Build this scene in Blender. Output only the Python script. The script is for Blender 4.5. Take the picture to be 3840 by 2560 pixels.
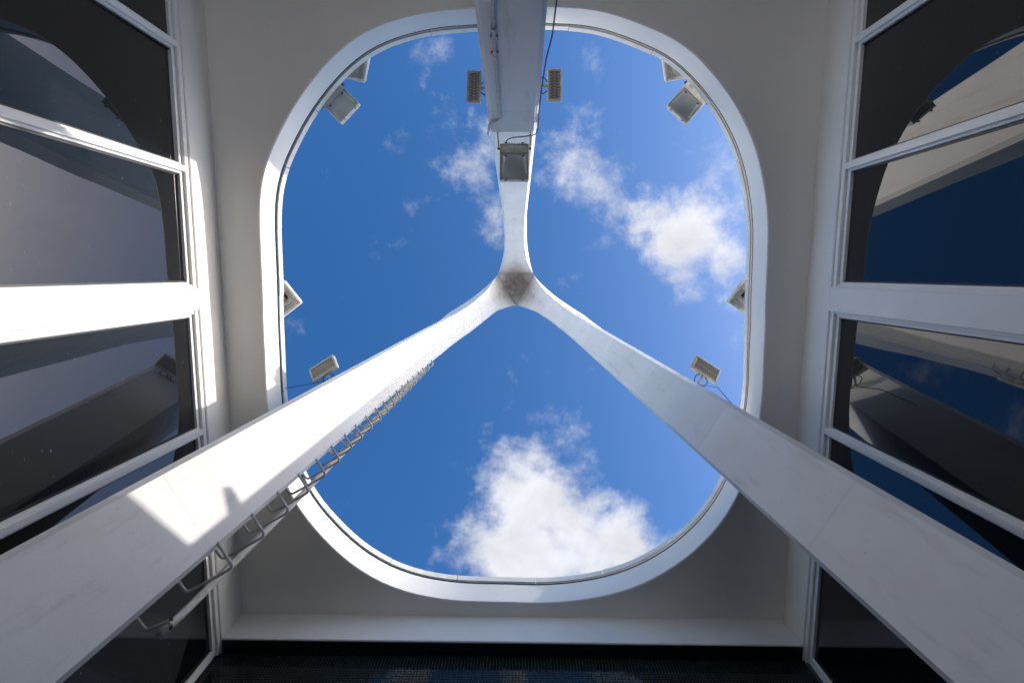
import bpy, bmesh, math, random
import numpy as np
from mathutils import Matrix, Vector

random.seed(7); np.random.seed(7)
for o in list(bpy.data.objects): bpy.data.objects.remove(o)
scene = bpy.context.scene
COL = scene.collection

# ------------------------------------------------------------------ camera
# Lengths below are in module units measured from the camera; G turns them into metres.
G = 1.5          # metres per module unit (ladder rungs come out 0.30 m apart)
CZ = 1.0         # camera height above the paving, module units
F = 2050.0       # focal length in photograph pixels (3840 wide)
dz = np.array([(1943-1920)/F, (1022-1280)/F, 1.0]); dz /= np.linalg.norm(dz)
dy = np.array([1829-1920, 17800.0, F]); dy -= dy.dot(dz)*dz; dy /= np.linalg.norm(dy)
dx = np.cross(dy, dz)
R = np.array([dx, dy, dz])
cam = bpy.data.cameras.new('Camera'); camo = bpy.data.objects.new('Camera', cam); COL.objects.link(camo)
cam.sensor_width = 36.0; cam.lens = F/3840*36.0; cam.clip_start = 0.02; cam.clip_end = 5000
r_, d_, f_ = R[:, 0], R[:, 1], R[:, 2]
M = Matrix(((r_[0], -d_[0], -f_[0], 0), (r_[1], -d_[1], -f_[1], 0), (r_[2], -d_[2], -f_[2], CZ*G), (0, 0, 0, 1)))
camo.matrix_world = M
scene.camera = camo

# ------------------------------------------------------------------ light
SUN_EL, SUN_AZ = 30.3, 8.4          # sun stands to the right (+X), a little towards -Y
e_, a_ = math.radians(SUN_EL), math.radians(SUN_AZ)
sdir = Vector((math.cos(e_)*math.cos(a_), -math.cos(e_)*math.sin(a_), math.sin(e_)))
sl = bpy.data.lights.new('Sun', 'SUN'); sl.energy = 2.9; sl.angle = math.radians(0.55); sl.color = (1.0, 0.945, 0.87)
so = bpy.data.objects.new('Sun', sl); COL.objects.link(so); so.location = sdir*60
so.rotation_euler = sdir.to_track_quat('Z', 'Y').to_euler()

scene.view_settings.view_transform = 'Standard'; scene.view_settings.look = 'None'
scene.view_settings.exposure = 0.52; scene.view_settings.gamma = 1.0
scene.view_settings.use_curve_mapping = False
scene.render.engine = 'CYCLES'
scene.cycles.max_bounces = 7; scene.cycles.diffuse_bounces = 5; scene.cycles.glossy_bounces = 4
scene.render.resolution_x, scene.render.resolution_y = 1024, 682

def ray(p):
    return R @ np.array([(p[0]-1920)/F, (p[1]-1280)/F, 1.0])
def atz(p, z): v = ray(p); return v*z/v[2]
def atx(p, x): v = ray(p); return v*x/v[0]
def aty(p, y): v = ray(p); return v*y/v[1]

# ------------------------------------------------------------------ world: Nishita sky with clouds
W = bpy.data.worlds.new('World'); scene.world = W; W.use_nodes = True
nt = W.node_tree; nt.nodes.clear(); N, Lk = nt.nodes.new, nt.links.new
def math_node(t, op, a, b=None, c=None, clamp=False):
    n = t.nodes.new('ShaderNodeMath'); n.operation = op; n.use_clamp = clamp
    for i, v in enumerate((a, b, c)):
        if v is None: continue
        if isinstance(v, (int, float)): n.inputs[i].default_value = v
        else: t.links.new(v, n.inputs[i])
    return n.outputs[0]
out = N('ShaderNodeOutputWorld'); bg = N('ShaderNodeBackground'); Lk(bg.outputs[0], out.inputs[0])
SKY = 0.15
bg.inputs[1].default_value = SKY
sky = N('ShaderNodeTexSky'); sky.sky_type = 'NISHITA'; sky.sun_disc = False
sky.sun_elevation = e_; sky.sun_rotation = math.atan2(sdir.x, sdir.y)
sky.altitude = 50; sky.air_density = 1.0; sky.dust_density = 2.0; sky.ozone_density = 2.5
hs = N('ShaderNodeHueSaturation'); hs.inputs['Saturation'].default_value = 1.22; hs.inputs['Value'].default_value = 0.96
gm = N('ShaderNodeGamma'); gm.inputs[1].default_value = 1.22
Lk(sky.outputs[0], gm.inputs[0]); Lk(gm.outputs[0], hs.inputs['Color'])
tc = N('ShaderNodeTexCoord'); sep = N('ShaderNodeSeparateXYZ'); Lk(tc.outputs['Generated'], sep.inputs[0])
zc = math_node(nt, 'MAXIMUM', sep.outputs[2], 0.10)
px = math_node(nt, 'DIVIDE', sep.outputs[0], zc); py = math_node(nt, 'DIVIDE', sep.outputs[1], zc)
comb = N('ShaderNodeCombineXYZ'); Lk(px, comb.inputs[0]); Lk(py, comb.inputs[1])
def noise(scale, detail, rough, dist=0.0, off=(0, 0, 0), stretch=(1, 1, 1), rot=0.0):
    mp = N('ShaderNodeMapping'); mp.inputs['Location'].default_value = off; mp.inputs['Scale'].default_value = stretch
    mp.inputs['Rotation'].default_value = (0, 0, rot)
    Lk(comb.outputs[0], mp.inputs[0])
    n = N('ShaderNodeTexNoise'); n.inputs['Scale'].default_value = scale; n.inputs['Detail'].default_value = detail
    n.inputs['Roughness'].default_value = rough; n.inputs['Distortion'].default_value = dist
    Lk(mp.outputs[0], n.inputs['Vector']); return n
warp = noise(6.0, 6, 0.62, 0.0, (3.1, 1.7, 0))
wv = N('ShaderNodeVectorMath'); wv.operation = 'MULTIPLY_ADD'
wv.inputs[1].default_value = (0.20, 0.20, 0); wv.inputs[2].default_value = (-0.10, -0.10, 0)
Lk(warp.outputs['Color'], wv.inputs[0])
wp = N('ShaderNodeVectorMath'); wp.operation = 'ADD'; Lk(comb.outputs[0], wp.inputs[0]); Lk(wv.outputs[0], wp.inputs[1])
def blob(center, rx, ry, rot, amp, power=1.0):
    c = ray(center); c = c/c[2]
    mp = N('ShaderNodeMapping'); mp.vector_type = 'TEXTURE'
    mp.inputs['Location'].default_value = (c[0], c[1], 0); mp.inputs['Rotation'].default_value = (0, 0, math.radians(rot))
    mp.inputs['Scale'].default_value = (rx/F, ry/F, 1)
    Lk(wp.outputs[0], mp.inputs[0])
    ln = N('ShaderNodeVectorMath'); ln.operation = 'LENGTH'; Lk(mp.outputs[0], ln.inputs[0])
    v = math_node(nt, 'SUBTRACT', 1.0, ln.outputs['Value'], clamp=True)
    if power != 1.0: v = math_node(nt, 'POWER', v, power)
    return math_node(nt, 'MULTIPLY', v, amp)
BIGOFF = (5.2, 2.3, 0)
fb = noise(7.5, 14, 0.64, 0.12, (0.35, 0.8, 0))
big = noise(1.1, 3, 0.5, 0.0, BIGOFF)
bias = None
for b in (((1990, 2090), 450, 350, 0, 1.9), ((2010, 1760), 340, 290, 70, 1.5), ((2370, 2070), 340, 270, 20, 1.35), ((1700, 2000), 200, 150, 0, 0.55),
          ((2580, 900), 310, 240, 40, 1.5), ((2330, 740), 330, 160, 10, 1.05), ((2680, 640), 230, 280, 0, 0.80), ((2110, 560), 260, 150, 30, 0.5), ((2780, 1050), 160, 120, 0, 0.5),
          ((1700, 640), 320, 140, -40, 0.85), ((1870, 800), 200, 140, 60, 0.75), ((1850, 480), 170, 130, 60, 0.7), ((2060, 1250), 100, 60, 0, 0.3), ((1940, 1450), 70, 50, 0, 0.3)):
    o = blob(*b); bias = o if bias is None else math_node(nt, 'ADD', bias, o)
base = math_node(nt, 'MULTIPLY_ADD', big.outputs['Fac'], 3.4, -2.16)       # scattered wisps over the whole sky
dens = math_node(nt, 'ADD', math_node(nt, 'MULTIPLY_ADD', fb.outputs['Fac'], 3.1, -1.66), math_node(nt, 'MAXIMUM', math_node(nt, 'SUBTRACT', bias, 0.26), base))
mr = N('ShaderNodeMapRange'); mr.interpolation_type = 'SMOOTHSTEP'; Lk(dens, mr.inputs[0])
mr.inputs[1].default_value = -0.05; mr.inputs[2].default_value = 1.15
alpha = math_node(nt, 'MULTIPLY', mr.outputs[0], 0.97)
cn = noise(9.0, 6, 0.55, 0.2, (1.9, 4.4, 0))
cr = N('ShaderNodeMapRange'); Lk(cn.outputs['Fac'], cr.inputs[0]); cr.inputs[1].default_value = 0.3; cr.inputs[2].default_value = 0.62
cr.inputs[3].default_value = 0.56/SKY; cr.inputs[4].default_value = 0.70/SKY
cc = N('ShaderNodeMix'); cc.data_type = 'RGBA'; cc.blend_type = 'MULTIPLY'; cc.inputs[0].default_value = 1.0
cc.inputs[6].default_value = (0.93, 0.94, 1.0, 1); 
ccb = N('ShaderNodeCombineColor')
for i in range(3): Lk(cr.outputs[0], ccb.inputs[i])
Lk(ccb.outputs[0], cc.inputs[7])
mx = N('ShaderNodeMix'); mx.data_type = 'RGBA'; Lk(alpha, mx.inputs[0]); Lk(hs.outputs[0], mx.inputs[6]); Lk(cc.outputs[2], mx.inputs[7])
Lk(mx.outputs[2], bg.inputs[0])

# ------------------------------------------------------------------ materials
def new_mat(name, col, rough=0.6, metal=0.0, ior=1.5, spec=0.5):
    m = bpy.data.materials.new(name); m.use_nodes = True
    b = m.node_tree.nodes['Principled BSDF']
    b.inputs['Base Color'].default_value = (*col, 1); b.inputs['Roughness'].default_value = rough
    b.inputs['Metallic'].default_value = metal; b.inputs['IOR'].default_value = ior
    b.inputs['Specular IOR Level'].default_value = spec
    return m, b
def vary(m, b, col1, col2, scale, detail=6, bump=0.0, bscale=60, rough_var=None, stretch=(1, 1, 1), lo=0.35, hi=0.65):
    t = m.node_tree; tc = t.nodes.new('ShaderNodeTexCoord'); mp = t.nodes.new('ShaderNodeMapping')
    mp.inputs['Scale'].default_value = stretch; t.links.new(tc.outputs['Object'], mp.inputs[0])
    n = t.nodes.new('ShaderNodeTexNoise'); n.inputs['Scale'].default_value = scale; n.inputs['Detail'].default_value = detail
    n.inputs['Roughness'].default_value = 0.6; t.links.new(mp.outputs[0], n.inputs['Vector'])
    r = t.nodes.new('ShaderNodeValToRGB'); r.color_ramp.elements[0].position = lo; r.color_ramp.elements[1].position = hi
    r.color_ramp.elements[0].color = (*col1, 1); r.color_ramp.elements[1].color = (*col2, 1)
    t.links.new(n.outputs['Fac'], r.inputs[0]); t.links.new(r.outputs[0], b.inputs['Base Color'])
    if bump:
        n2 = t.nodes.new('ShaderNodeTexNoise'); n2.inputs['Scale'].default_value = bscale; n2.inputs['Detail'].default_value = 4
        t.links.new(tc.outputs['Object'], n2.inputs['Vector'])
        bp = t.nodes.new('ShaderNodeBump'); bp.inputs['Strength'].default_value = bump; bp.inputs['Distance'].default_value = 0.01
        t.links.new(n2.outputs['Fac'], bp.inputs['Height']); t.links.new(bp.outputs[0], b.inputs['Normal'])
    if rough_var:
        q = t.nodes.new('ShaderNodeMapRange'); q.inputs[3].default_value, q.inputs[4].default_value = rough_var
        t.links.new(n.outputs['Fac'], q.inputs[0]); t.links.new(q.outputs[0], b.inputs['Roughness'])
    return r.outputs[0], tc
def paint(name, c, amount=0.05, scale=1.6, bump=0.25, rough=0.6, bscale=70):
    m, b = new_mat(name, c, rough)
    c2 = tuple(x*(1-amount*(1.0, 1.1, 1.4)[i]) for i, x in enumerate(c))
    vary(m, b, c2, c, scale, 8, bump, bscale)
    return m
MAT = {}
MAT['soffit'] = paint('soffit_paint', (0.80, 0.78, 0.74), 0.06, 0.9, 0.2)
MAT['white'] = paint('white_render', (0.80, 0.79, 0.77), 0.05, 1.3, 0.3)
MAT['frame'] = paint('white_frame_paint', (0.80, 0.80, 0.78), 0.04, 3.0, 0.05, 0.35)
MAT['coping'] = paint('coping_metal_paint', (0.80, 0.79, 0.77), 0.12, 3.0, 0.08, 0.4)
MAT['sealant'], _ = new_mat('dark_joint', (0.02, 0.022, 0.03), 0.8)
MAT['dark_trim'], _b = new_mat('dark_trim', (0.006, 0.008, 0.008), 0.35)
# concrete of the tripod: white paint, scuffs, mildew under the crown
m, b = new_mat('tripod_paint', (0.8, 0.79, 0.77), 0.6)
cout, tcn = vary(m, b, (0.73, 0.72, 0.69), (0.80, 0.795, 0.78), 1.1, 9, 0.13, 55)
t = m.node_tree
pn = t.nodes.new('ShaderNodeTexNoise'); pn.inputs['Scale'].default_value = 26; pn.inputs['Detail'].default_value = 2
t.links.new(tcn.outputs['Object'], pn.inputs['Vector'])
pr = t.nodes.new('ShaderNodeMapRange'); pr.inputs[1].default_value = 0.765; pr.inputs[2].default_value = 0.79; t.links.new(pn.outputs['Fac'], pr.inputs[0])
ps = t.nodes.new('ShaderNodeMix'); ps.data_type = 'RGBA'; ps.inputs[7].default_value = (0.30, 0.28, 0.26, 1)
t.links.new(math_node(t, 'MULTIPLY', pr.outputs[0], 0.6), ps.inputs[0]); t.links.new(cout, ps.inputs[6]); t.links.new(ps.outputs[2], b.inputs['Base Color'])
def streaks(m, b, src, tcn, amt):
    t = m.node_tree; mp = t.nodes.new('ShaderNodeMapping'); mp.inputs['Scale'].default_value = (7, 7, 0.45); t.links.new(tcn.outputs['Object'], mp.inputs[0])
    n = t.nodes.new('ShaderNodeTexNoise'); n.inputs['Scale'].default_value = 1.0; n.inputs['Detail'].default_value = 7; n.inputs['Roughness'].default_value = 0.7; t.links.new(mp.outputs[0], n.inputs['Vector'])
    r = t.nodes.new('ShaderNodeMapRange'); t.links.new(n.outputs['Fac'], r.inputs[0]); r.inputs[1].default_value = 0.54; r.inputs[2].default_value = 0.78; r.inputs[4].default_value = amt
    sp = t.nodes.new('ShaderNodeSeparateXYZ'); t.links.new(tcn.outputs['Object'], sp.inputs[0])
    wob = math_node(t, 'MULTIPLY_ADD', n.outputs['Fac'], 0.03, sp.outputs[2]); lay = math_node(t, 'DIVIDE', wob, 1.83)
    wnn = t.nodes.new('ShaderNodeTexWhiteNoise'); wnn.noise_dimensions = '1D'; t.links.new(math_node(t, 'FLOOR', lay), wnn.inputs['W'])
    line = math_node(t, 'LESS_THAN', math_node(t, 'FRACT', lay), 0.007)
    band = math_node(t, 'ADD', math_node(t, 'MULTIPLY_ADD', wnn.outputs['Value'], 0.05, 0.95), math_node(t, 'MULTIPLY', line, -0.10))
    vm = t.nodes.new('ShaderNodeVectorMath'); vm.operation = 'SCALE'; t.links.new(src, vm.inputs[0]); t.links.new(band, vm.inputs['Scale']); src = vm.outputs[0]
    x = t.nodes.new('ShaderNodeMix'); x.data_type = 'RGBA'; x.inputs[7].default_value = (0.36, 0.34, 0.31, 1)
    t.links.new(r.outputs[0], x.inputs[0]); t.links.new(src, x.inputs[6]); t.links.new(x.outputs[2], b.inputs['Base Color']); return x.outputs[2]
streaks(m, b, ps.outputs[2], tcn, 0.45)
MAT['tripod'] = m
m, b = new_mat('tripod_crown_paint', (0.8, 0.79, 0.77), 0.6)
cout, tcn = vary(m, b, (0.73, 0.72, 0.69), (0.80, 0.795, 0.78), 1.1, 9, 0.13, 55)
cout = streaks(m, b, cout, tcn, 0.30)
MAT['crown'] = m; CROWN = (m, b, cout, tcn)
MAT['grey_lamp'] = paint('lamp_grey_paint', (0.50, 0.48, 0.44), 0.25, 12, 0.05, 0.45)
MAT['cream_lamp'] = paint('lamp_cream_paint', (0.62, 0.58, 0.49), 0.25, 14, 0.05, 0.45)
MAT['lamp_white'] = paint('lamp_white_paint', (0.74, 0.72, 0.68), 0.2, 14, 0.05, 0.45)
MAT['lamp_back'] = paint('lamp_back_rusty', (0.50, 0.42, 0.33), 0.5, 18, 0.1, 0.6)
MAT['lens'], lb = new_mat('lamp_lens_glass', (0.13, 0.15, 0.145), 0.12)
vary(MAT['lens'], lb, (0.28, 0.31, 0.30), (0.55, 0.58, 0.57), 2.2, 1)
MAT['reflector'], _ = new_mat('lamp_reflector', (0.55, 0.56, 0.55), 0.3, 0.9)
MAT['led_face'], _ = new_mat('led_face', (0.16, 0.155, 0.14), 0.4)
MAT['led_stud'], _ = new_mat('led_stud', (0.45, 0.44, 0.40), 0.25)
MAT['steel'] = paint('galvanised_steel', (0.56, 0.56, 0.57), 0.3, 20, 0.1, 0.45)
MAT['pipe'] = paint('weathered_pipe_paint', (0.68, 0.66, 0.63), 0.3, 9, 0.2, 0.5)
MAT['rust'] = paint('rusty_steel', (0.16, 0.10, 0.07), 0.5, 20, 0.3, 0.8)
MAT['cable'], _ = new_mat('black_cable', (0.015, 0.015, 0.018), 0.5)
MAT['bracket'], _ = new_mat('dark_bracket', (0.05, 0.045, 0.045), 0.5)
# dark tinted glass: glossy, nearly black, a little dust, faintly wavy
def glass_mat(name, tint, dust, ior):
    m, b = new_mat(name, tint, 0.015, 0.0, ior)
    t = m.node_tree; tc = t.nodes.new('ShaderNodeTexCoord')
    n = t.nodes.new('ShaderNodeTexNoise'); n.inputs['Scale'].default_value = 0.55; n.inputs['Detail'].default_value = 1.5
    t.links.new(tc.outputs['Object'], n.inputs['Vector'])
    bp = t.nodes.new('ShaderNodeBump'); bp.inputs['Strength'].default_value = 0.10; bp.inputs['Distance'].default_value = 0.05
    t.links.new(n.outputs['Fac'], bp.inputs['Height']); t.links.new(bp.outputs[0], b.inputs['Normal'])
    d = t.nodes.new('ShaderNodeTexNoise'); d.inputs['Scale'].default_value = 38; d.inputs['Detail'].default_value = 3
    mp = t.nodes.new('ShaderNodeMapping'); mp.inputs['Scale'].default_value = (1, 0.45, 1.2); mp.inputs['Rotation'].default_value = (0.4, 0, 0)
    t.links.new(tc.outputs['Object'], mp.inputs[0]); t.links.new(mp.outputs[0], d.inputs['Vector'])
    r = t.nodes.new('ShaderNodeValToRGB'); r.color_ramp.elements[0].position = 0.70; r.color_ramp.elements[1].position = 0.80
    r.color_ramp.elements[0].color = (*tint, 1); r.color_ramp.elements[1].color = (dust, dust, dust, 1)
    t.links.new(d.outputs['Fac'], r.inputs[0]); t.links.new(r.outputs[0], b.inputs['Base Color'])
    return m
MAT['glass'] = glass_mat('dark_tinted_glass', (0.006, 0.007, 0.009), 0.09, 1.62)
MAT['tile'], tb = new_mat('dark_mosaic_tile', (0.006, 0.014, 0.014), 0.08)
vary(MAT['tile'], tb, (0.004, 0.009, 0.010), (0.010, 0.022, 0.022), 9, 2)
MAT['grout'] = paint('grout', (0.085, 0.095, 0.092), 0.3, 20, 0.2, 0.9)
# paving
m, b = new_mat('paving', (0.6, 0.57, 0.53), 0.85); vary(m, b, (0.57, 0.54, 0.50), (0.65, 0.62, 0.58), 0.6, 8, 0.3, 30); MAT['paving'] = m

# ------------------------------------------------------------------ mesh helpers (module units in, metres out)
def tag(o, label=None, cat=None, group=None, kind=None):
    if label: o['label'] = label
    if cat: o['category'] = cat
    if group: o['group'] = group
    if kind: o['kind'] = kind
    return o
def W3(p): return (p[0]*G, p[1]*G, (p[2]+CZ)*G)
def thing(name, base, label, cat, group=None):
    o = bpy.data.objects.new(name, None); COL.objects.link(o); o.location = W3(base); o.empty_display_size = 0.1
    return tag(o, label, cat, group)
def link(name, me, mat, parent=None, smooth=False):
    o = bpy.data.objects.new(name, me); COL.objects.link(o)
    if mat and not me.materials: me.materials.append(MAT[mat])
    if smooth:
        for p in me.polygons: p.use_smooth = True
    if parent is not None:
        o.parent = parent
        off = parent.location if parent.type == 'EMPTY' else Vector((0, 0, 0))    # mesh parents already sit in world space
        o.matrix_parent_inverse = Matrix.Translation(-off)
    return o
def mesh(name, V, Fc, mat, parent=None, smooth=False):
    me = bpy.data.meshes.new(name); me.from_pydata([W3(v) for v in V], [], [tuple(f) for f in Fc]); me.update()
    return link(name, me, mat, parent, smooth)
def frame_box(fr, x, y, z, bev=0.0):
    """chamfered box in local frame fr=(o, ex, ey, ez); x,y,z are (lo,hi)"""
    bm = bmesh.new(); bmesh.ops.create_cube(bm, size=1.0)
    for v in bm.verts:
        v.co = Vector(((x[0]+x[1])/2+v.co.x*(x[1]-x[0]), (y[0]+y[1])/2+v.co.y*(y[1]-y[0]), (z[0]+z[1])/2+v.co.z*(z[1]-z[0])))
    if bev: bmesh.ops.bevel(bm, geom=list(bm.edges), offset=bev, segments=1, affect='EDGES', profile=0.5)
    o, ex, ey, ez = fr
    V = [tuple(np.array(o)+v.co.x*ex+v.co.y*ey+v.co.z*ez) for v in bm.verts]
    bm.verts.index_update(); Fc = [[v.index for v in f.verts] for f in bm.faces]; bm.free()
    if np.dot(np.cross(ex, ey), ez) < 0: Fc = [f[::-1] for f in Fc]
    return V, Fc
WORLD = (np.zeros(3), np.array([1., 0, 0]), np.array([0, 1., 0]), np.array([0, 0, 1.]))
class MB:
    def __init__(s): s.V, s.F = [], []
    def add(s, VF):
        k = len(s.V); s.V += list(VF[0]); s.F += [[i+k for i in f] for f in VF[1]]; return s
    def box(s, x, y, z, bev=0.0, fr=WORLD): return s.add(frame_box(fr, x, y, z, bev))
    def build(s, name, mat, parent=None, smooth=False): return mesh(name, s.V, s.F, mat, parent, smooth)
def box(name, x, y, z, mat, parent=None, bev=0.0, fr=WORLD):
    V, Fc = frame_box(fr, x, y, z, bev); return mesh(name, V, Fc, mat, parent)
def tube_vf(pts, rad, n=8, caps=True, hollow=False):
    pts = [np.array(p, float) for p in pts]; V, Fc = [], []; up = None
    for i, p in enumerate(pts):
        d = pts[min(i+1, len(pts)-1)]-pts[max(i-1, 0)]; d /= np.linalg.norm(d)
        if up is None:
            up = np.array([0, 0, 1.]) if abs(d[2]) < .9 else np.array([1., 0, 0])
        a = up-up.dot(d)*d; a /= np.linalg.norm(a); up = a; bb = np.cross(d, a)
        rr = rad[i] if hasattr(rad, '__len__') else rad
        for j in range(n):
            th = 2*math.pi*j/n; V.append(tuple(p+rr*(math.cos(th)*a+math.sin(th)*bb)))
    for i in range(len(pts)-1):
        for j in range(n):
            k = (j+1) % n; Fc.append([i*n+j, i*n+k, (i+1)*n+k, (i+1)*n+j])
    if caps: Fc += [list(range(n))[::-1], [(len(pts)-1)*n+j for j in range(n)]]
    return V, Fc
def tube(name, pts, rad, mat, parent=None, n=8): 
    V, Fc = tube_vf(pts, rad, n); o = mesh(name, V, Fc, mat, parent)
    for p in o.data.polygons:
        if len(p.vertices) == 4: p.use_smooth = True
    return o
def rounded(pts, r=0.03, n=4):
    """polyline with rounded corners"""
    pts = [np.array(p, float) for p in pts]; o = [pts[0]]
    for i in range(1, len(pts)-1):
        a, b, c = pts[i-1], pts[i], pts[i+1]; la, lc = np.linalg.norm(a-b), np.linalg.norm(c-b)
        q = min(r, la*.45, lc*.45); p0 = b+(a-b)/la*q; p1 = b+(c-b)/lc*q
        for j in range(n+1):
            s = j/n; o.append((1-s)**2*p0+2*s*(1-s)*b+s*s*p1)
    return o+[pts[-1]]

def sharp(o, deg=28):
    me = o.data; bm = bmesh.new(); bm.from_mesh(me); bmesh.ops.remove_doubles(bm, verts=bm.verts, dist=2e-4); bmesh.ops.recalc_face_normals(bm, faces=bm.faces)
    for f in bm.faces: f.smooth = True
    for ed in bm.edges:
        if len(ed.link_faces) == 2 and ed.calc_face_angle(0) > math.radians(deg): ed.smooth = False
    bm.to_mesh(me); bm.free()

# ------------------------------------------------------------------ ground
Z0 = -CZ
me = bpy.data.meshes.new('ground'); s = 1500.0
me.from_pydata([(-s, -s, 0), (s, -s, 0), (s, s, 0), (-s, s, 0)], [], [(0, 1, 2, 3)]); me.update()
tag(link('ground', me, 'paving'), kind='structure', label='pale concrete paving under the canopy')

# ------------------------------------------------------------------ canopy roof with its oculus
SC = 1.823
OFF = dict(z1=(0, 0), z2=(1280, 0), z3=(2560, 0), z4=(0, 850), z5=(1280, 850), z6=(2560, 850), b1=(0, 1700), b2=(1280, 1700), b3=(2560, 1700))
def P(k, *pts): return [(OFF[k][0]+x/SC, OFF[k][1]+y/SC) for x, y in pts]
rim_px = (P('z2', (905, 65), (650, 75), (400, 130), (200, 195), (0, 330))+P('z1', (2150, 530), (2000, 740), (1880, 980), (1815, 1120), (1785, 1260), (1773, 1420))
  + P('z4', (1778, 0), (1790, 250), (1800, 500), (1810, 800), (1820, 1010), (1832, 1250))+P('b1', (2020, 345), (2334, 700))
  + P('b2', (150, 815), (400, 935), (740, 1000), (1100, 1007), (1560, 1010), (1700, 990), (1950, 935), (2200, 820))
  + P('b3', (0, 730), (150, 600), (280, 450), (380, 275))+P('z6', (525, 1300), (545, 900), (560, 500), (575, 200), (585, 0))
  + P('z3', (560, 1300), (510, 1050), (420, 820), (290, 610), (150, 440), (0, 295))+P('z2', (2100, 190), (1900, 110), (1700, 60), (1450, 55)))
XL, XR, YB, YF = -2.343, 2.263, 2.90, -3.20     # inner faces of the perimeter beams
Z1, Z2, Z3 = 4.0, 4.32, 4.588                    # beam underside, soffit, slab top
RO = (-6.0, 6.0, YF-0.25, 6.0)                  # roof extent
C0 = np.array([-0.03, 0.2])
cp = np.array([atz(p, Z2)[:2] for p in rim_px])
ang = np.arctan2(cp[:, 1]-C0[1], cp[:, 0]-C0[0]); rr = np.hypot(*(cp-C0).T); o_ = np.argsort(ang); ang, rr = ang[o_], rr[o_]
def rim_r(a): return np.interp(a, ang, rr, period=2*math.pi)
NA = 160
base_a = list(np.linspace(-math.pi, math.pi, NA, endpoint=False))
def smooth_rim(a):     # small angular smoothing of the traced outline
    return float(np.mean([rim_r(a+d) for d in np.linspace(-0.075, 0.075, 9)]))
corn = [math.atan2(y-C0[1], x-C0[0]) for x in RO[:2] for y in RO[2:]]
AS = sorted(base_a+corn); NR = len(AS)
RIM = [smooth_rim(a) for a in AS]
def rim_pt(i, z, dr=0.0): a = AS[i % NR]; r = RIM[i % NR]+dr; return (C0[0]+r*math.cos(a), C0[1]+r*math.sin(a), z)
def rect_pt(i, z):
    a = AS[i % NR]; c, s = math.cos(a), math.sin(a)
    ts = [((RO[1] if c > 0 else RO[0])-C0[0])/c if abs(c) > 1e-9 else 1e9, ((RO[3] if s > 0 else RO[2])-C0[1])/s if abs(s) > 1e-9 else 1e9]
    t = min(ts); return (C0[0]+t*c, C0[1]+t*s, z)
roof = thing('canopy_roof', (0, 3.2, Z0), 'flat white canopy roof pierced by a big rounded opening to the sky', 'roof')
V, Fc = [], []
for i in range(NR): V += [rim_pt(i, Z2, 0.008), rim_pt(i, Z2+0.008, 0), rim_pt(i, Z3, 0), rect_pt(i, Z3), rect_pt(i, Z2)]
for i in range(NR):
    j = (i+1) % NR
    Fc += [[i*5+4, i*5, j*5, j*5+4], [i*5+2, j*5+2, j*5+3, i*5+3], [i*5+3, j*5+3, j*5+4, i*5+4]]
mesh('soffit_slab', V, [f[::-1] for f in Fc], 'soffit', roof)
Fc = []
V = []
for i in range(NR): V += [rim_pt(i, Z2-0.0005, 0.008), rim_pt(i, Z2+0.006, -0.002), rim_pt(i, Z3-0.006, -0.002), rim_pt(i, Z3+0.001, 0.004)]
for i in range(NR):
    j = (i+1) % NR
    Fc += [[i*4+q, j*4+q, j*4+q+1, i*4+q+1] for q in range(3)]
fas = mesh('rim_fascia', V, Fc, 'white', roof); sharp(fas, 20)
# joint bead and coping segments
V, Fc = [], []
for i in range(NR): V += [rim_pt(i, Z3+0.0015, 0.006), rim_pt(i, Z3+0.029, 0.006), rim_pt(i, Z3+0.029, 0.06), rim_pt(i, Z3+0.0015, 0.06)]
for i in range(NR):
    j = (i+1) % NR
    for q in range(4): Fc.append([i*4+q, i*4+(q+1) % 4, j*4+(q+1) % 4, j*4+q])
mesh('joint_bead', V, Fc, 'sealant', roof)
seg_cuts = [0, 7, 13, 20, 27, 33, 40, 46, 54, 61, 67, 74, 80, 87, 94, 100, 107, 115, 121, 128, 134, 141, 148, 154]
for s_i, a0 in enumerate(seg_cuts):
    a1 = seg_cuts[(s_i+1) % len(seg_cuts)] if s_i+1 < len(seg_cuts) else NR
    dzz = random.uniform(-0.003, 0.003); drr = random.uniform(-0.004, 0.004)
    prof = [(-0.013+drr, Z3+0.026+dzz), (-0.015+drr, Z3+0.092+dzz), (0.14, Z3+0.098), (0.14, Z3+0.088), (0.002, Z3+0.082), (-0.003+drr, Z3+0.0275+dzz)]
    V, Fc = [], []; m_ = len(prof); ids = list(range(a0, a1+1))
    for n_, i in enumerate(ids):
        for dr, z in prof:
            p = np.array(rim_pt(i, z, dr))
            if n_ == len(ids)-1:      # open joint of about 6 mm at the end
                q = np.array(rim_pt(i-1, z, dr)); p = p+(q-p)/np.linalg.norm(q-p)*0.005
            V.append(tuple(p))
    for i in range(len(ids)-1):
        for q in range(m_): Fc.append([i*m_+q, (i+1)*m_+q, (i+1)*m_+(q+1) % m_, i*m_+(q+1) % m_])
    Fc += [list(range(m_)), [(len(ids)-1)*m_+q for q in range(m_)][::-1]]
    mesh('coping_segment', V, Fc, 'coping', roof)
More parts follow.
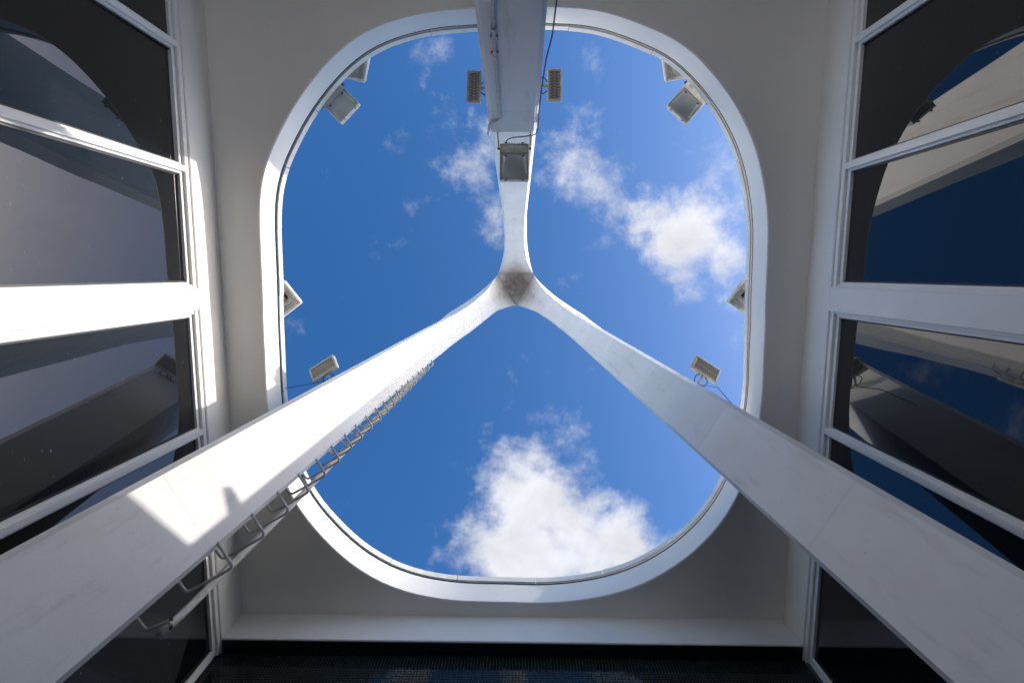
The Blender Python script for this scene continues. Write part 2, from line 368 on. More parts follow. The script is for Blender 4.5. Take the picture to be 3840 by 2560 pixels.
# perimeter beams
BW = 0.25
box('perimeter_beam', (XL-BW, XL), (YF, 3.30), (Z1, Z2+0.01), 'white', roof, 0.006)
box('perimeter_beam', (XR, XR+BW), (YF, 3.30), (Z1, Z2+0.01), 'white', roof, 0.006)
box('perimeter_beam', (XL+0.001, XR-0.001), (YB, YB+0.13), (Z1+0.002, Z2+0.01), 'white', roof, 0.006)
box('perimeter_beam', (RO[0]+.05, RO[1]-.05), (YF-0.24, YF-0.004), (Z1+0.001, Z2+0.012), 'white', roof, 0.006)
box('dark_trim_strip', (XL+0.004, XR-0.004), (YB+0.012, 3.03), (Z1-0.008, Z1+0.0005), 'dark_trim', roof)

# ------------------------------------------------------------------ dark mosaic wall
YT = 3.025
tw = thing('mosaic_wall', (0, YT, Z0), 'near-black glossy mosaic tiled wall below the white end beam', 'wall')
box('wall_core', (-2.45, 2.37), (YT+0.004, YT+0.20), (Z0, Z1+0.1), 'grout', tw)
TS, TG = 0.0250, 0.0030
nx, nz = int(4.68/TS), int((Z1-0.006-Z0)/TS)
bev = 0.0022
def tile_geo(cx, cz, tx, tz):
    h = (TS-TG)/2; hi = h-bev
    V = []
    for (sx, sz) in ((-1, -1), (1, -1), (1, 1), (-1, 1)): V.append((cx+sx*h, YT+0.004, cz+sz*h))
    for (sx, sz) in ((-1, -1), (1, -1), (1, 1), (-1, 1)): V.append((cx+sx*hi, YT-0.001+tx*sx*hi+tz*sz*hi, cz+sz*hi))
    return V, [(4, 5, 6, 7), (0, 1, 5, 4), (1, 2, 6, 5), (2, 3, 7, 6), (3, 0, 4, 7)]
x_start = -2.40+TS/2
ztop = Z1-0.006-TS/2
near = []
for c in range(nx):
    for r_i in range(nz): near.append((c, r_i))
# the 300 that show largest: middle columns of the lowest rows in the frame
zvis = aty((1920, 2560), YT)[2]; row0 = int((ztop-zvis)/TS)-3
single = {(c, r_i) for c in range(nx//2-38, nx//2+37) for r_i in range(row0, row0+4)}
V, Fc = [], []
protos = []
for k_ in range(12):
    v, f = tile_geo(0, 0, random.gauss(0, .005), random.gauss(0, .005))
    me = bpy.data.meshes.new('tile'); me.from_pydata([(p[0]*G, (p[1]-YT)*G, p[2]*G) for p in v], [], f); me.materials.append(MAT['tile']); me.update(); protos.append(me)
for (c, r_i) in near:
    cx, cz = x_start+c*TS, ztop-r_i*TS
    if (c, r_i) in single:
        o = bpy.data.objects.new('tile', random.choice(protos)); COL.objects.link(o)
        o.parent = tw; o.location = Vector(W3((cx, YT, cz)))-tw.location
    else:
        v, f = tile_geo(cx, cz, random.gauss(0, .005), random.gauss(0, .005)); k_ = len(V); V += v; Fc += [tuple(i+k_ for i in q) for q in f]
tag(mesh('tile_field', V, Fc, 'tile', tw), kind='stuff')

# ------------------------------------------------------------------ glazed walls
MUL = {-1: (-3.20, -2.37, -1.545, -0.715, 1.195, 2.10), 1: (-3.20, -2.40, -1.575, -0.745, 1.15, 2.08)}
PAN = {-1: (0.205, 0.150), 1: (0.180, 0.172)}
for s in (-1, 1):
    X0 = XL if s < 0 else XR
    lab = 'sunlit dark glass wall with white frames on the left' if s < 0 else 'shaded dark glass wall with white frames reflecting deep blue sky on the right'
    gw = thing('glazed_wall', (X0+s*.05, 0, Z0), lab, 'glass wall', 'glass walls facing each other')
    fr = (np.array([X0, 0, 0]), np.array([s*1., 0, 0]), np.array([0, 1., 0]), np.array([0, 0, 1.]))   # local x runs into the wall
    CAP, BASE, GL = 0.012, 0.034, 0.056
    y0, y1 = YF, 3.018
    hb = MB(); hb.box((BASE, 0.11), (y0, y1), (3.925, 3.9995), 0.002, fr); hb.build('head_frame', 'frame', gw)
    hb = MB(); hb.box((CAP, BASE-0.0005), (y0, y1), (3.958, 3.9985), 0.002, fr); hb.build('head_cap', 'frame', gw)
    py_, pw = PAN[s]
    edges = []
    for y in MUL[s]:
        mo = MB().box((BASE, 0.11), (y-0.037, y+0.037), (Z0, 3.9247), 0.002, fr).build('mullion', 'frame', gw)
        MB().box((CAP, BASE-0.0005), (y-0.021, y+0.021), (Z0, 3.9575), 0.002, fr).build('mullion_cap', 'frame', mo)
        edges.append((y-0.037, y+0.037))
    # wide column cover in the middle bay
    co = MB().box((BASE, 0.11), (py_-0.125, py_+0.128), (Z0, 3.9247), 0.002, fr).build('column_frame', 'frame', gw)
    MB().box((CAP+0.006, BASE-0.0005), (py_-0.105, py_+0.106), (Z0, 3.9575), 0.002, fr).build('column_bead', 'frame', co)
    MB().box((-0.004, CAP+0.0055), (py_-pw/2, py_+pw/2), (Z0, 3.997), 0.003, fr).build('column_cover', 'frame', gw)
    edges.append((py_-0.125, py_+0.128))
    # corner post against the tiled wall
    po = MB().box((BASE, 0.11), (2.955, y1), (Z0, 3.9247), 0.002, fr).build('corner_post', 'frame', gw)
    edges.append((2.955, y1)); edges.sort()
    for (a, b2), (c, d) in zip(edges[:-1], edges[1:]):
        if c-b2 < 0.05: continue
        th = random.gauss(0, 0.0015); tv = random.gauss(0, 0.0015)
        f2 = (np.array([X0+s*GL, (b2+c)/2, 1.5]), np.array([s*1., 0, 0]), np.array([s*th, 1., 0]), np.array([s*tv, 0, 1.]))
        hw = (c-b2)/2+0.006
        MB().box((0, 0.008), (-hw, hw), (Z0-1.5+.002, 3.931-1.5), 0, f2).build('glass_pane', 'glass', gw)
        for side in (-1, 1):   # thin dark gasket beside the pane
            yy = (b2 if side < 0 else c)
            MB().box((GL-0.006, GL-0.001), (min(yy, yy-side*0.012), max(yy, yy-side*0.012)), (Z0, 3.924), 0, fr).build('gasket', 'dark_trim', gw)

fw = thing('added_front_wall', (0, YF-.1, Z0), 'added dark glass front wall with white frames, out of view, cutting light from the front', 'glass wall')  # unseen wall added to hold back daylight from the front
fr = (np.array([0, YF, 0]), np.array([1., 0, 0]), np.array([0, -1., 0]), np.array([0, 0, 1.]))
FH = 2.7            # left open below, height set by the light it lets in
for x in (-1.58, -0.80, 0.0, 0.78, 1.55):
    mo = MB().box((x-.037, x+.037), (BASE, .11), (FH, 3.9247), .002, fr).build('mullion', 'frame', fw)
    MB().box((x-.021, x+.021), (CAP, BASE-.0005), (FH, 3.9575), .002, fr).build('mullion_cap', 'frame', mo)
MB().box((XL-.05, XR+.05), (BASE, .11), (FH-.08, FH-.0005), .002, fr).build('transom', 'frame', fw)
MB().box((XL-.05, XR+.05), (BASE, .11), (3.925, 3.9995), .002, fr).build('head_frame', 'frame', fw)
for a_x, b_x in ((XL-.05, -1.617), (-1.543, -.837), (-.763, -.037), (.037, .743), (.817, 1.513), (1.587, XR+.05)):
    MB().box((a_x-.006, b_x+.006), (GL, GL+.008), (FH, 3.931), 0, fr).build('glass_pane', 'glass', fw)

# ------------------------------------------------------------------ the tripod
LAM = 0.94                                       # size of the tripod
K, S_ = 0.17, 2.512*LAM
A = np.array([-0.0556, 0.2777])*LAM; HA = S_/K; CC = 1.20
Q_ = LAM/0.78
DIRS = [np.array([math.cos(math.radians(a)), math.sin(math.radians(a))]) for a in (-90, 150, 30)]
TAN = [np.array([-u[1], u[0]]) for u in DIRS]
def TH(rho, leg):
    d = 0.85 if leg == 0 else 0.44
    return min(0.85+(d-0.85)*min(1, max(0, (rho-0.5)/0.5)), max(0.12, 2.42-rho))
def zr(rho): return HA-math.sqrt((rho/K)**2+CC*CC)
def nrm(rho):
    dzd = -(rho/K**2)/math.sqrt((rho/K)**2+CC*CC); n = np.array([-dzd, 1.0]); n[0] *= min(1.0, max(0.0, (rho-RN0)/0.30)); return n/np.linalg.norm(n)
NECK = ([0.1875, 0.205, 0.225, 0.26, 0.30, 0.335, 0.385, 0.43, 0.507, 0.60, 0.69, 0.80, 0.87], [0.325, 0.3145, 0.302, 0.279, 0.252, 0.229, 0.203, 0.186, 0.167, 0.152, 0.143, 0.138, 0.1385])
NECK = ([x*Q_ for x in NECK[0]], [x*Q_ for x in NECK[1]]); RN0, RN1 = NECK[0][0], NECK[0][-1]
def half_w(rho, leg, side):
    if rho <= RN1: w = float(np.interp(rho, *NECK))
    else: w = 0.295*LAM-0.0145*zr(rho)+0.0018
    if leg == 1 and side < 0: w += 0.030*min(1, max(0, (rho-0.49)/0.38))+0.036*math.exp(-((rho-0.80)/0.26)**2)
    if leg == 1 and side > 0: w -= 0.020*math.exp(-((rho-0.80)/0.26)**2)
    if leg == 0 and rho > RN1: w = min(w, 0.207)
    return w
def leg_pos(leg, rho, lat, depth):
    n = nrm(rho); q = A+DIRS[leg]*(rho+depth*n[0])+TAN[leg]*lat
    return np.array([q[0], q[1], zr(rho)+depth*n[1]])
NT = 14
def section(leg, rho):
    """closed cross-section: inner face (3 pts), chamfers, outer face"""
    wp_, wn = half_w(rho, leg, 1), half_w(rho, leg, -1)
    f = min(1.0, max(0.0, (rho-RN0)/0.6)); ch = 0.030*f; dp = 0.051*f; th = TH(rho, leg)
    ro = rho+th*nrm(rho)[0]; wno, wpo = min(wn, half_w(ro, leg, -1)), min(wp_, half_w(ro, leg, 1))
    if rho > RN1: wno, wpo = wn, wp_
    pr = [(-wno, th), (-wn, dp)]+[(-wn+ch+(wn+wp_-2*ch)*i/NT, 0) for i in range(NT+1)]+[(wp_, dp), (wpo, th)]
    return [leg_pos(leg, rho, l, d) for l, d in pr]
tri = thing('concrete_tripod', (A[0], A[1], Z0), 'tall white concrete tripod whose three legs meet high above the roof opening', 'tripod')
RF = S_-K*0.9
def strip(leg, rhos):
    V, Fc = [], []; m_ = NT+5
    for rh in rhos: V += [tuple(p) for p in section(leg, rh)]
    for i in range(len(rhos)-1):
        for q in range(m_): 
            a, b2 = i*m_+q, i*m_+(q+1) % m_; c, d = b2+m_, a+m_
            Fc.append([a, b2, c, d])
    return V, Fc
CUT = 0.80*Q_
legs = []
for leg in range(3):
    rhos = [CUT, 0.91, 0.95, 1.0]+list(np.linspace(1.07, RF, 24))+[RF+.01]
    V, Fc = strip(leg, rhos); m_ = NT+5
    for v_ in range(len(V)-m_, len(V)):      # below the tapering part the legs drop straight to the paving
        V[v_] = (V[v_-m_][0], V[v_-m_][1], Z0)
    Fc.append([len(V)-m_+q for q in range(m_)])
    o = mesh('leg', V, Fc, 'tripod', tri); sharp(o); legs.append(o)
# crown: three arms and the central triangle
mb = MB()
for leg in range(3):
    rhos = [0.1875, 0.198, 0.21, 0.225, 0.24, 0.26, 0.28, 0.307, 0.335, 0.36, 0.385, 0.41, 0.43, 0.468, 0.507, 0.55, 0.60, 0.645, 0.69, 0.745, CUT]
    rhos = [x*Q_ for x in rhos[:-1]]+[CUT]
    V, Fc = strip(leg, rhos)
    mb.add((V, Fc))
W_ = [A+DIRS[i]*(-2*RN0) for i in (2, 0, 1)]     # web mid points: opposite each leg
def zc_(q): return zr(max(0.0, min(RN0, max((q-A).dot(u) for u in DIRS))))
idx = {}; V, Fc = [], []
for lay in (0, 1):
    for i in range(NT+1):
        for j in range(NT+1-i):
            q = (W_[0]*i+W_[1]*j+W_[2]*(NT-i-j))/NT; idx[(lay, i, j)] = len(V); V.append((q[0], q[1], zc_(q)+lay*TH(RN0, 1)))
for lay in (0, 1):
    for i in range(NT):
        for j in range(NT-i):
            Fc.append([idx[(lay, i, j)], idx[(lay, i+1, j)], idx[(lay, i, j+1)]])
            if i+j < NT-1: Fc.append([idx[(lay, i+1, j)], idx[(lay, i+1, j+1)], idx[(lay, i, j+1)]])
mb.add((V, Fc))
crown = mb.build('crown', 'crown', tri)
bm = bmesh.new(); bm.from_mesh(crown.data); bmesh.ops.remove_doubles(bm, verts=bm.verts, dist=4e-4)
bmesh.ops.recalc_face_normals(bm, faces=bm.faces)
inner = [v for v in bm.verts if all(f.normal.z < 0.02 and abs(f.normal.z) > 0.12 for f in v.link_faces)
         and max(Vector((v.co.x/G-A[0], v.co.y/G-A[1])).dot(Vector(u)) for u in DIRS) < 0.62]
for _ in range(14): bmesh.ops.smooth_vert(bm, verts=inner, factor=0.5, use_axis_z=True)
bm.to_mesh(crown.data); bm.free(); sharp(crown, 40)
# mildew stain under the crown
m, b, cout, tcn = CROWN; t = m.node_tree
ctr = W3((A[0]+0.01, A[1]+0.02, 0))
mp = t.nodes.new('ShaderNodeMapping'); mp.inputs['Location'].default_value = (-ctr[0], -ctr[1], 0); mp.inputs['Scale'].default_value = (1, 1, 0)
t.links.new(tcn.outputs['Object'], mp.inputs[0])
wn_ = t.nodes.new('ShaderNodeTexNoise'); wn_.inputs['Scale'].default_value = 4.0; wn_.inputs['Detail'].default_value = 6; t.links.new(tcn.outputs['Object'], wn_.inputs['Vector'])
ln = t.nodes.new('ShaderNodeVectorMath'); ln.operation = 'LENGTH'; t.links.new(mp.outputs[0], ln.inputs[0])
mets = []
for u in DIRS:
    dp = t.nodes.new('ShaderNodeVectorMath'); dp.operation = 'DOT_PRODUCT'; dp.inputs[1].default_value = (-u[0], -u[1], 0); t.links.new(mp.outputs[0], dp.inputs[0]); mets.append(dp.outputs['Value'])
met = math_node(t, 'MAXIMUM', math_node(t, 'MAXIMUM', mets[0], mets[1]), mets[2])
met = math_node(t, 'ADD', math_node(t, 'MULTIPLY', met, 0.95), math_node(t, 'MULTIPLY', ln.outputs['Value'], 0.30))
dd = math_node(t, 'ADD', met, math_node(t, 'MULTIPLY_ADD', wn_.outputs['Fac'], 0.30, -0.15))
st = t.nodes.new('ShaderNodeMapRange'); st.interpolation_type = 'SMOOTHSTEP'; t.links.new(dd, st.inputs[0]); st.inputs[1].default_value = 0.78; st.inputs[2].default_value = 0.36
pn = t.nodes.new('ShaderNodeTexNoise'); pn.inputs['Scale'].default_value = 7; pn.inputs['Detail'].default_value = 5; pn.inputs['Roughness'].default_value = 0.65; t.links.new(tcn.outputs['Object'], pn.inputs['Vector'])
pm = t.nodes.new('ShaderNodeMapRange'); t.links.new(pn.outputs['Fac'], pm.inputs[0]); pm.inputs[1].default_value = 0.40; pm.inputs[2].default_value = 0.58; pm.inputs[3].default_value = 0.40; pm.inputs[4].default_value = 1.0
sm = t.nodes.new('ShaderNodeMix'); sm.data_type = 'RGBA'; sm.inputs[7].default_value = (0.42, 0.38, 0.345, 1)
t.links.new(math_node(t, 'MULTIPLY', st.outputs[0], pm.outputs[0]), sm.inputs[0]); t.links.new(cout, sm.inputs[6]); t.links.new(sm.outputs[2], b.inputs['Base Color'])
# casing round the lower part of the front leg, ending in a small ledge
LC = 0.78; HC = 5.385*LC; SCAS = 2.512*LC; ACAS = np.array([-0.0556, 0.2777])*LC; V, Fc = [], []
def cas_pos(h, lat, depth): q = ACAS+DIRS[0]*(SCAS-K*h+depth)+TAN[0]*lat; return np.array([q[0], q[1], h])
for h in np.linspace(HC, Z0+.001, 10):
    for l, d in ((-0.176, 0.45), (-0.176, 0.03), (-0.150, 0), (0, 0), (0.150, 0), (0.176, 0.03), (0.176, 0.45)):
        V.append(tuple(cas_pos(h, l, d)))
n7 = 7
for i in range(9):
    for q in range(n7): Fc.append([i*n7+q, i*n7+(q+1) % n7, (i+1)*n7+(q+1) % n7, (i+1)*n7+q])
Fc += [list(range(n7)), [9*n7+q for q in range(n7)][::-1]]
cas = mesh('leg_casing', V, Fc, 'tripod', legs[0]); sharp(cas)

# ------------------------------------------------------------------ ladder on the left leg
lad = thing('ladder', tuple(leg_pos(1, S_-K*2.3, -0.29, 0.1)), 'grey steel rung ladder with safety rail up the sunlit left leg', 'ladder')
hs_ = [h*Q_ for h in (2.02, 2.245, 2.484, 2.699, 2.903, 3.098, 3.285, 3.468, 3.632, 3.806, 3.974, 4.125, 4.264)]+[(4.264+.139*i)*Q_ for i in range(1, 9)]
def lp(h, lat_out, rad):   # point beside the lower side of leg 1
    rh = math.sqrt(max(0.0, (HA-h)**2-CC*CC))*K; w = half_w(rh, 1, -1)
    sc = float(np.interp(h/Q_, (2.2, 2.9, 4.26, 4.9, 5.5), (1.05, 0.95, 0.68, 0.50, 0.22))) if lat_out > 0 else 1.0
    q = A+DIRS[1]*(rh+rad*Q_)-TAN[1]*(w+lat_out*sc*Q_); return np.array([q[0], q[1], h])
for i, h in enumerate(hs_):
    if i == 0: pts = [lp(h, -0.03, .255), lp(h, .10, .255), lp(h, .112, .135)]      # the lowest one is only half there
    else: pts = [lp(h, -0.03, 0.005), lp(h, .10, 0.005), lp(h, .10, .255), lp(h, -0.03, .255)]
    tube('rung', rounded(pts, .030, 4), 0.0085, 'steel', lad, 8)
V, Fc = tube_vf([lp(h, .118, .13) for h in np.linspace(2.0*Q_, 5.45*Q_, 34)], 0.013, 4); mesh('safety_rail', V, Fc, 'pipe', lad)
o = tube('rail_clamp', [lp(2.01*Q_, .095, .115), lp(2.01*Q_, .140, .15)], 0.008, 'rust', lad, 6)
V, Fc = tube_vf([lp(h, .150, .25) for h in np.linspace(2.05*Q_, 5.5*Q_, 36)], 0.022, 12, caps=False)
V2, F2 = tube_vf([lp(h, .150, .25) for h in np.linspace(2.05*Q_, 5.5*Q_, 36)], 0.018, 12, caps=False)
k_ = len(V); Fc += [[i+k_ for i in f[::-1]] for f in F2]; V += V2
Fc += [[j, j+k_, (j+1) % 12+k_, (j+1) % 12] for j in range(12)]
mesh('stile_pipe', V, Fc, 'pipe', lad, True)

# ------------------------------------------------------------------ floodlights
def frame_from_px(c4, zs):
    """frame of a roughly rectangular lamp face from four pixel corners (tl,tr,br,bl) and heights"""
    Q = [atz(p, z) for p, z in zip(c4, zs)]
    o = sum(Q)/4; ex = (Q[1]+Q[2]-Q[0]-Q[3])/2; ey = (Q[3]+Q[2]-Q[0]-Q[1])/2
    w, h = np.linalg.norm(ex), np.linalg.norm(ey); ex = ex/w; ey = ey-ey.dot(ex)*ex; ey /= np.linalg.norm(ey); ez = np.cross(ex, ey)
    if ez[2] < 0: ez = -ez
    return o, ex, ey, ez, w, h       # ez points away from the camera (up)
def ring(fr, w, h, t, z0, z1, mat, name, parent, bev=0.003):
    m = MB(); m.box((-w/2, w/2), (-h/2, -h/2+t), (z0, z1), bev, fr); m.box((-w/2, w/2), (h/2-t, h/2), (z0, z1), bev, fr)
    m.box((-w/2, -w/2+t), (-h/2+t*.98, h/2-t*.98), (z0+.0005, z1-.0005), bev, fr); m.box((w/2-t, w/2), (-h/2+t*.98, h/2-t*.98), (z0+.0005, z1-.0005), bev, fr)
    return m.build(name, mat, parent)
def flood(c4, zs, label, yoke_to=None, body='lamp_white'):
    """square discharge floodlight, lens looking down; local -y side carries the yoke"""
    o, ex, ey, ez, w, h = frame_from_px(c4, zs); fr = (o, ex, ey, ez)
    t = thing('floodlight', tuple(o), label, 'floodlight', 'square floodlights round the opening')
    # tapered housing
    V, Fc = [], []
    for z, k_ in ((0.0, 1.0), (0.05, 0.98), (0.10, 0.74), (0.12, 0.60)):
        for sx, sy in ((-1, -1), (1, -1), (1, 1), (-1, 1)): V.append(tuple(o+ex*sx*w/2*k_*.985+ey*(sy*h/2*k_*.985)+ez*z))
    for i in range(3):
        for q in range(4): Fc.append([i*4+q, (i+1)*4+q, (i+1)*4+(q+1) % 4, i*4+(q+1) % 4])
    Fc += [[12, 13, 14, 15][::-1]]
    hb = mesh('housing', V, Fc, body, t)
    fr_ = ring(fr, w, h, 0.014*w/.25, -0.012, 0.010, body, 'lens_frame', t)
    box('gear_cover', (-w/2+.013, w/2-.013), (-h/2+.013, -h/2+h*.27), (-0.008, 0.006), body, t, 0.003, fr)
    box('lens', (-w/2+.014, w/2-.014), (-h/2+h*.275, h/2-.014), (-0.002, 0.002), 'lens', t, 0, fr)
    for sx in (-.28, .28):
        box('clip', (sx*w-.009, sx*w+.009), (h/2-.002, h/2+.014), (-0.010, 0.006), body, t, 0.002, fr)
        box('hinge', (sx*w-.011, sx*w+.011), (-h/2-.012, -h/2+.002), (-0.008, 0.008), 'bracket', t, 0.002, fr)
        box('latch_plate', (sx*w-.022, sx*w+.022), (-h/2+.075*h, -h/2+.15*h), (-0.010, -0.007), 'grey_lamp', t, 0.001, fr)
    for sx in (-1, 1):
        box('lamp_holder', (sx*w*.30-.010, sx*w*.30+.010), (-h/2+h*.31, -h/2+h*.36), (-0.0045, -0.002), 'bracket', t, 0.001, fr)
        fl = (o+ex*sx*(w/2-.030)+ey*h*.10+ez*-.0028, ex*.8-ey*sx*.25, ey*.95+ex*sx*.12, ez)
        box('reflector_flank', (-.010, .010), (-h*.26, h*.24), (-0.0006, 0.0004), 'reflector', t, 0, fl)
    # cooling fins on the yoke edge
    m = MB()
    for i in range(9):
        x = -w*.36+i*w*.09; m.box((x-.003, x+.003), (-h/2-.022, -h/2), (0.012, 0.06), 0, fr)
    m.build('fins', body, hb)
    if yoke_to is not None:
        pts = [o+ex*(-w/2-.008)+ey*(-h*.38)+ez*.01]
        q = np.array(yoke_to)
        p1 = q-ex*(w/2+.008); p2 = q+ex*(w/2+.008); pts = [pts[0], p1, p2, o+ex*(w/2+.008)+ey*(-h*.38)+ez*.01]
        tube('yoke', rounded(pts, .012, 2), 0.005, 'bracket', t, 6)
        for sx in (-1, 1):
            tube('pivot_bolt', [o+ex*sx*(w/2-.004)+ey*(-h*.38)+ez*.01, o+ex*sx*(w/2+.018)+ey*(-h*.38)+ez*.01], 0.009, 'bracket', t, 6)
    return t, fr, w, h
# on the front leg
c4 = P('z2', (1080, 985), (1286, 985), (1281, 1230), (1085, 1230))
ledge = cas_pos(HC, 0.0, 0.03)
t1, fr1, w1, h1 = flood(c4, (4.41, 4.41, 4.34, 4.34), 'grey square floodlight hanging from the ledge of the front leg', tuple(ledge+np.array([0.005, 0.0, 0.012])), 'grey_lamp')
# on the rim, top left and top right
c4 = [(1276, 308), (1199.5, 387), (1278.6, 464), (1345, 390)]
c4l = [(1199.5, 387), (1276, 308), (1345, 390), (1278.6, 464)]
def rim_anchor(c4, z):
    q = atz(((c4[0][0]+c4[1][0])/2, (c4[0][1]+c4[1][1])/2), z); d = q[:2]-C0; d /= np.linalg.norm(d); return np.array([q[0]+d[0]*.06, q[1]+d[1]*.06, z-0.02])
flood(c4l, (4.76, 4.76, 4.74, 4.74), 'white square floodlight with glass face below, left of the front leg', rim_anchor(c4l, 4.73))
c4r = [(2583.7, 300.5), (2664, 374.5), (2569.6, 463.8), (2500.8, 394.9)]
flood(c4r, (4.76, 4.76, 4.74, 4.74), 'white square floodlight with glass face below, right of the front leg', rim_anchor(c4r, 4.73))

def back_flood(corner, ea, eb, z, label, mat='lamp_white'):
    """uplight lying on the coping: its finned back is seen from below"""
    p0 = atz(corner, z); a = atz((corner[0]+ea[0], corner[1]+ea[1]), z)-p0; b2 = atz((corner[0]+eb[0], corner[1]+eb[1]), z)-p0
    a /= np.linalg.norm(a); b2 = b2-b2.dot(a)*a; b2 /= np.linalg.norm(b2); L = 0.255
    o = p0+a*L/2+b2*L/2; ez = np.array([0, 0, 1.]); fr = (o, a, b2, ez)
    t = thing('floodlight', tuple(o), label, 'floodlight', 'uplights lying on the roof edge')
    ring(fr, L, L, 0.016, 0.0, 0.022, mat, 'back_frame', t)
    box('housing', (-L/2+.004, L/2-.004), (-L/2+.004, L/2-.004), (0.022, 0.075), mat, t, 0.012, fr)
    n = 11
    for i in range(n):
        x = -L/2+.030+i*(L-.06)/(n-1)
        box('fin', (x-.0035, x+.0035), (-L/2+.016, -L/2+.058), (0.002, 0.0218), mat, t, 0, fr)
    for i in range(3):
        y = -L/2+.080+i*.022
        box('fin', (-L/2+.018+i*.020, -L/2+.024+i*.020), (-L/2+.064, L/2-.018), (0.003, 0.0218), mat, t, 0, fr)
    box('ballast_cover', (-.030, .085), (-.045, .085), (0.004, 0.0215), 'lamp_back', t, 0.006, fr)
    tube('cable_gland', [o+a*-.02+b2*-.05+ez*.012, o+a*.05+b2*-.055+ez*.006], 0.010, 'cable', t, 8)
    # feet carrying it on the roof
    m = MB(); m.box((.05, .10), (.02, .10), (0.075, 0.078), 0, fr)
    box('foot', (L/2-.045, L/2-.015), (L/2-.09, L/2-.01), (Z3+.099-z, 0.0), 'bracket', t, 0.002, fr) if z > Z3+.115 else None
    return t
back_flood((1365, 305.6), (-74, -18), (18, -95), 4.75, 'finned back of an uplight poking over the edge at upper left')
back_flood((2498, 303), (78, -15), (-14, -96), 4.75, 'finned back of an uplight poking over the edge at upper right')
back_flood((1129, 1135), (-48, -60), (-70, 54), 4.75, 'finned back of an uplight on the middle of the left edge')
back_flood((2730, 1132.5), (41, -57.5), (63, 49.5), 4.75, 'rust-stained finned uplight on the middle of the right edge')

def led(c4, zs, base, arm_side, label, mat):
    """slim LED floodlight on a short arm; arm leaves local -y side if arm_side=-1"""
    o, ex, ey, ez, w, h = frame_from_px(c4, zs); fr = (o, ex, ey, ez)
    t = thing('led_floodlight', tuple(base), label, 'floodlight', 'slim lamps on the tripod legs')
    b_ = box('body', (-w/2, w/2), (-h/2, h/2), (0.0105, 0.040), mat, t, 0.006, fr)
    ring(fr, w, h, 0.017, -0.004, 0.0103, mat, 'bezel', t, 0.003)
    f_ = box('led_panel', (-w/2+.016, w/2-.016), (-h/2+.016, h/2-.016), (0.004, 0.009), 'led_face', t, 0, fr)
    m = MB(); nx_, ny_ = 9, 3
    for i in range(nx_):
        for j in range(ny_):
            x = (-w/2+.024)+(w-.048)*(i+.5*(j % 2)*.6)/(nx_-.4); y = (-h/2+.026)+(h-.052)*j/(ny_-1)
            V, Fc = [], []
            for (rad, z) in ((.0062, 0.0042), (.0045, 0.0010)):
                for q in range(6): V.append(tuple(o+ex*(x+rad*math.cos(q*1.0472))+ey*(y+rad*math.sin(q*1.0472))+ez*z))
            Fc = [[q, (q+1) % 6, 6+(q+1) % 6, 6+q] for q in range(6)]+[[11, 10, 9, 8, 7, 6]]
            m.add((V, Fc))
    tag(m.build('led_array', 'led_stud', f_), kind='stuff')
    st_ = o+ey*(arm_side*h/2)+ez*.024
    bd = np.array(base)
    tube('arm', [st_-ey*arm_side*.006, st_+(bd-st_)*.5+ez*.004, bd], 0.011, mat, t, 8)
    tube('base_plate', [bd, bd+(bd-st_)/np.linalg.norm(bd-st_)*.012], 0.026, mat, t, 10)
    c1 = st_+ex*.03; c2 = bd+ex*.015
    tube('lead', rounded([c1, c1+ey*arm_side*.03+ex*.03-ez*.02, c2+ex*.035-ez*.015, c2], .02, 4), 0.004, 'cable', t, 6)
    tube('lead', rounded([st_-ex*.03, st_-ex*.055+ey*arm_side*.03+ez*.01, bd-ex*.045, bd-ex*.012], .02, 4), 0.004, 'cable', t, 6)
    return t
def leg_side(leg, h, side, depth):   # point on the side face of a leg at height h
    rh = math.sqrt(max(0.0, (HA-h)**2-CC*CC))*K; w = half_w(rh, leg, side)
    return leg_pos(leg, rh, side*(w-.002), depth)
def led_at(c4, h, leg, side, arm_px, label, mat, arm_side, tilt=0.0, dep=.33):
    q = atz(arm_px, h); best = None
    # find depth on the side face nearest to the pixel ray
    for hh in np.linspace(h-.8, h+1.2, 81):
        for d in np.linspace(.05, .50, 19):
            p = leg_side(leg, hh, side, d); v = ray(arm_px); v = v/np.linalg.norm(v); e = np.linalg.norm(p-v*p.dot(v))+abs(d-dep)*.08
            if best is None or e < best[0]: best = (e, p)
    b_ = best[1]; zz = b_[2]
    return led(c4, [zz-.01+tilt, zz-.01+tilt, zz-.01-tilt, zz-.01-tilt], b_, arm_side, label, mat), b_
_, bL = led_at([(1154.7, 1387.6), (1242.5, 1331.6), (1268, 1371), (1176.6, 1428.7)], 4.7, 1, 1, (1240, 1424), 'slim cream lamp on the upper side of the left leg', 'grey_lamp', 1, .034, .20)
_, bR = led_at([(2617.6, 1332.7), (2707, 1390.3), (2681.8, 1432.6), (2590, 1373.9)], 4.7, 2, -1, (2619, 1436), 'slim cream lamp on the upper side of the right leg', 'grey_lamp', 1, .034, .27)
_, bTL = led_at([(1805.5, 266), (1801, 385.6), (1749.6, 384), (1752.9, 266)], 4.35, 0, -1, (1815, 335), 'slim dark lamp on the left side of the front leg', 'grey_lamp', -1)
_, bTR = led_at([(2052, 378.5), (2053.5, 256.7), (2107, 260.5), (2108, 381)], 4.35, 0, 1, (2040, 322), 'slim cream lamp on the right side of the front leg', 'cream_lamp', -1)

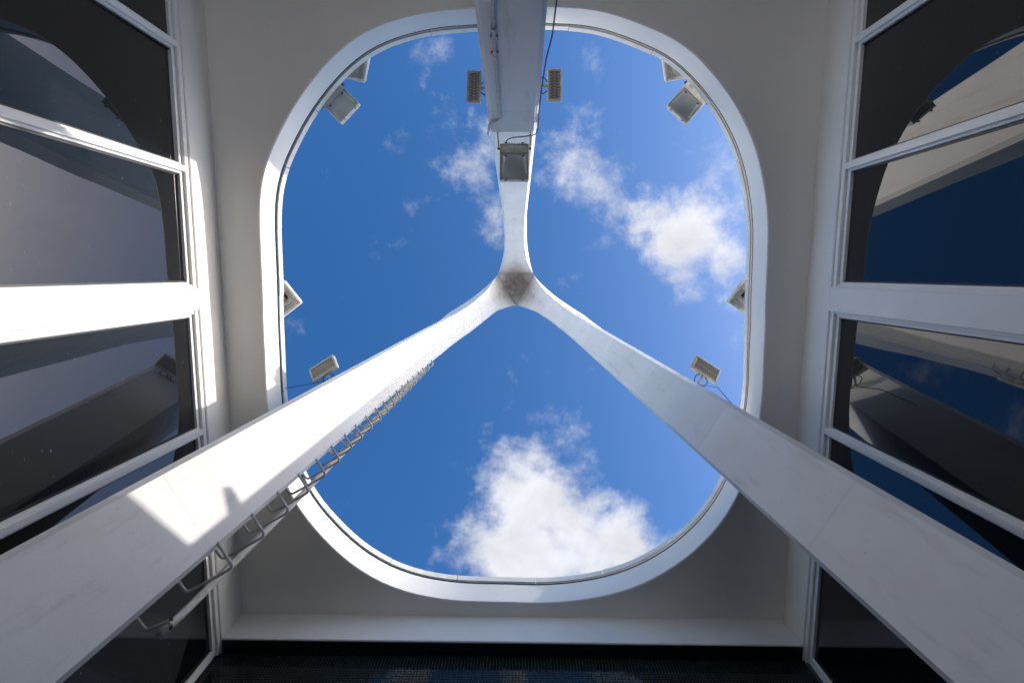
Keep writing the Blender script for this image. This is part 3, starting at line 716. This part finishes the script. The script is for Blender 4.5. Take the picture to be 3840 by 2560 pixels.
# ------------------------------------------------------------------ conduit and cables
def on_casing(p, off=0.0):
    u = DIRS[0]; v = ray(p); s = (SCAS-off+ACAS.dot(u))/(v[:2].dot(u)+K*v[2]); return v*s
cd = P('z2', (1035, 0), (1040, 190), (1050, 390), (1068, 600), (1081, 818), (1012, 850), (1006, 920))
cv = [on_casing(p, 0.014) for p in cd]
v0 = cv[1]-cv[0]; start = cv[0]-v0/np.linalg.norm(v0)*(cv[0][2]-Z0)*1.0
start[2] = max(start[2], Z0)
con = thing('conduit', tuple(cv[0]), 'thin grey metal conduit running up the face of the front leg', 'conduit')
tube('pipe_run', rounded([start]+cv, .02, 4), 0.0095, 'steel', con, 8)
tube('coupling', [cv[1]-(cv[2]-cv[1])*.04, cv[1]+(cv[2]-cv[1])*.05], 0.015, 'steel', con, 8)
for s_ in (.35, .9):
    q = cv[1]+(cv[2]-cv[1])*s_; box('saddle_clip', (-.022, .022), (-.006, .006), (-.01, .01), 'steel', con, .002, (q+np.array([0, -.006, 0]), np.array([1., 0, 0]), np.array([0, 1., 0]), np.array([0, 0, 1.])))
cb = [on_casing(p, 0.004)+np.array([0, -.02, 0]) for p in P('z2', (1476, 0), (1442, 270), (1400, 430), (1380, 560), (1362, 690), (1350, 820))]
v0 = cb[0]-cb[1]; bot = cb[0]+v0/np.linalg.norm(v0)*3.0; bot = np.array([bot[0], bot[1], Z0+.02])
lampend = fr1[0]+fr1[1]*(-w1*.30)+fr1[2]*(-h1*.50)+fr1[3]*.0
ce = [atz(p, z) for p, z in zip(P('z2', (1347, 880), (1330, 920), (1285, 930), (1160, 942), (1125, 965)), (4.25, 4.29, 4.33, 4.37, 4.40))]
tag(tube('power_cable', rounded([bot]+cb+ce+[lampend+np.array([0, 0, .01])], .03, 4), 0.0042, 'cable', None, 6), 'black power cable up the right edge of the front leg to its floodlight', 'cable')
def rim_hit(p, z): return atz(p, z)
wl = [bL, atz((1180, 1433), 4.15), rim_hit((1068, 1455), 4.62)]
tag(tube('thin_wire', [wl[0]]+[wl[0]+(wl[2]-wl[0])*s_+np.array([0, 0, -.03*math.sin(math.pi*s_)]) for s_ in (.2, .4, .6, .8)]+[wl[2]], 0.003, 'cable', None, 5), 'thin black wire from the left leg lamp to the roof edge', 'wire')
wr_ = [bR, leg_pos(2, S_-K*4.1, -.22, .14)]
tag(tube('thin_wire', [wr_[0], wr_[0]*.5+wr_[1]*.5+np.array([0.03, -.05, -.0]), wr_[1]], 0.003, 'cable', None, 5), 'thin dark wire drooping from the right leg lamp along its leg', 'wire')
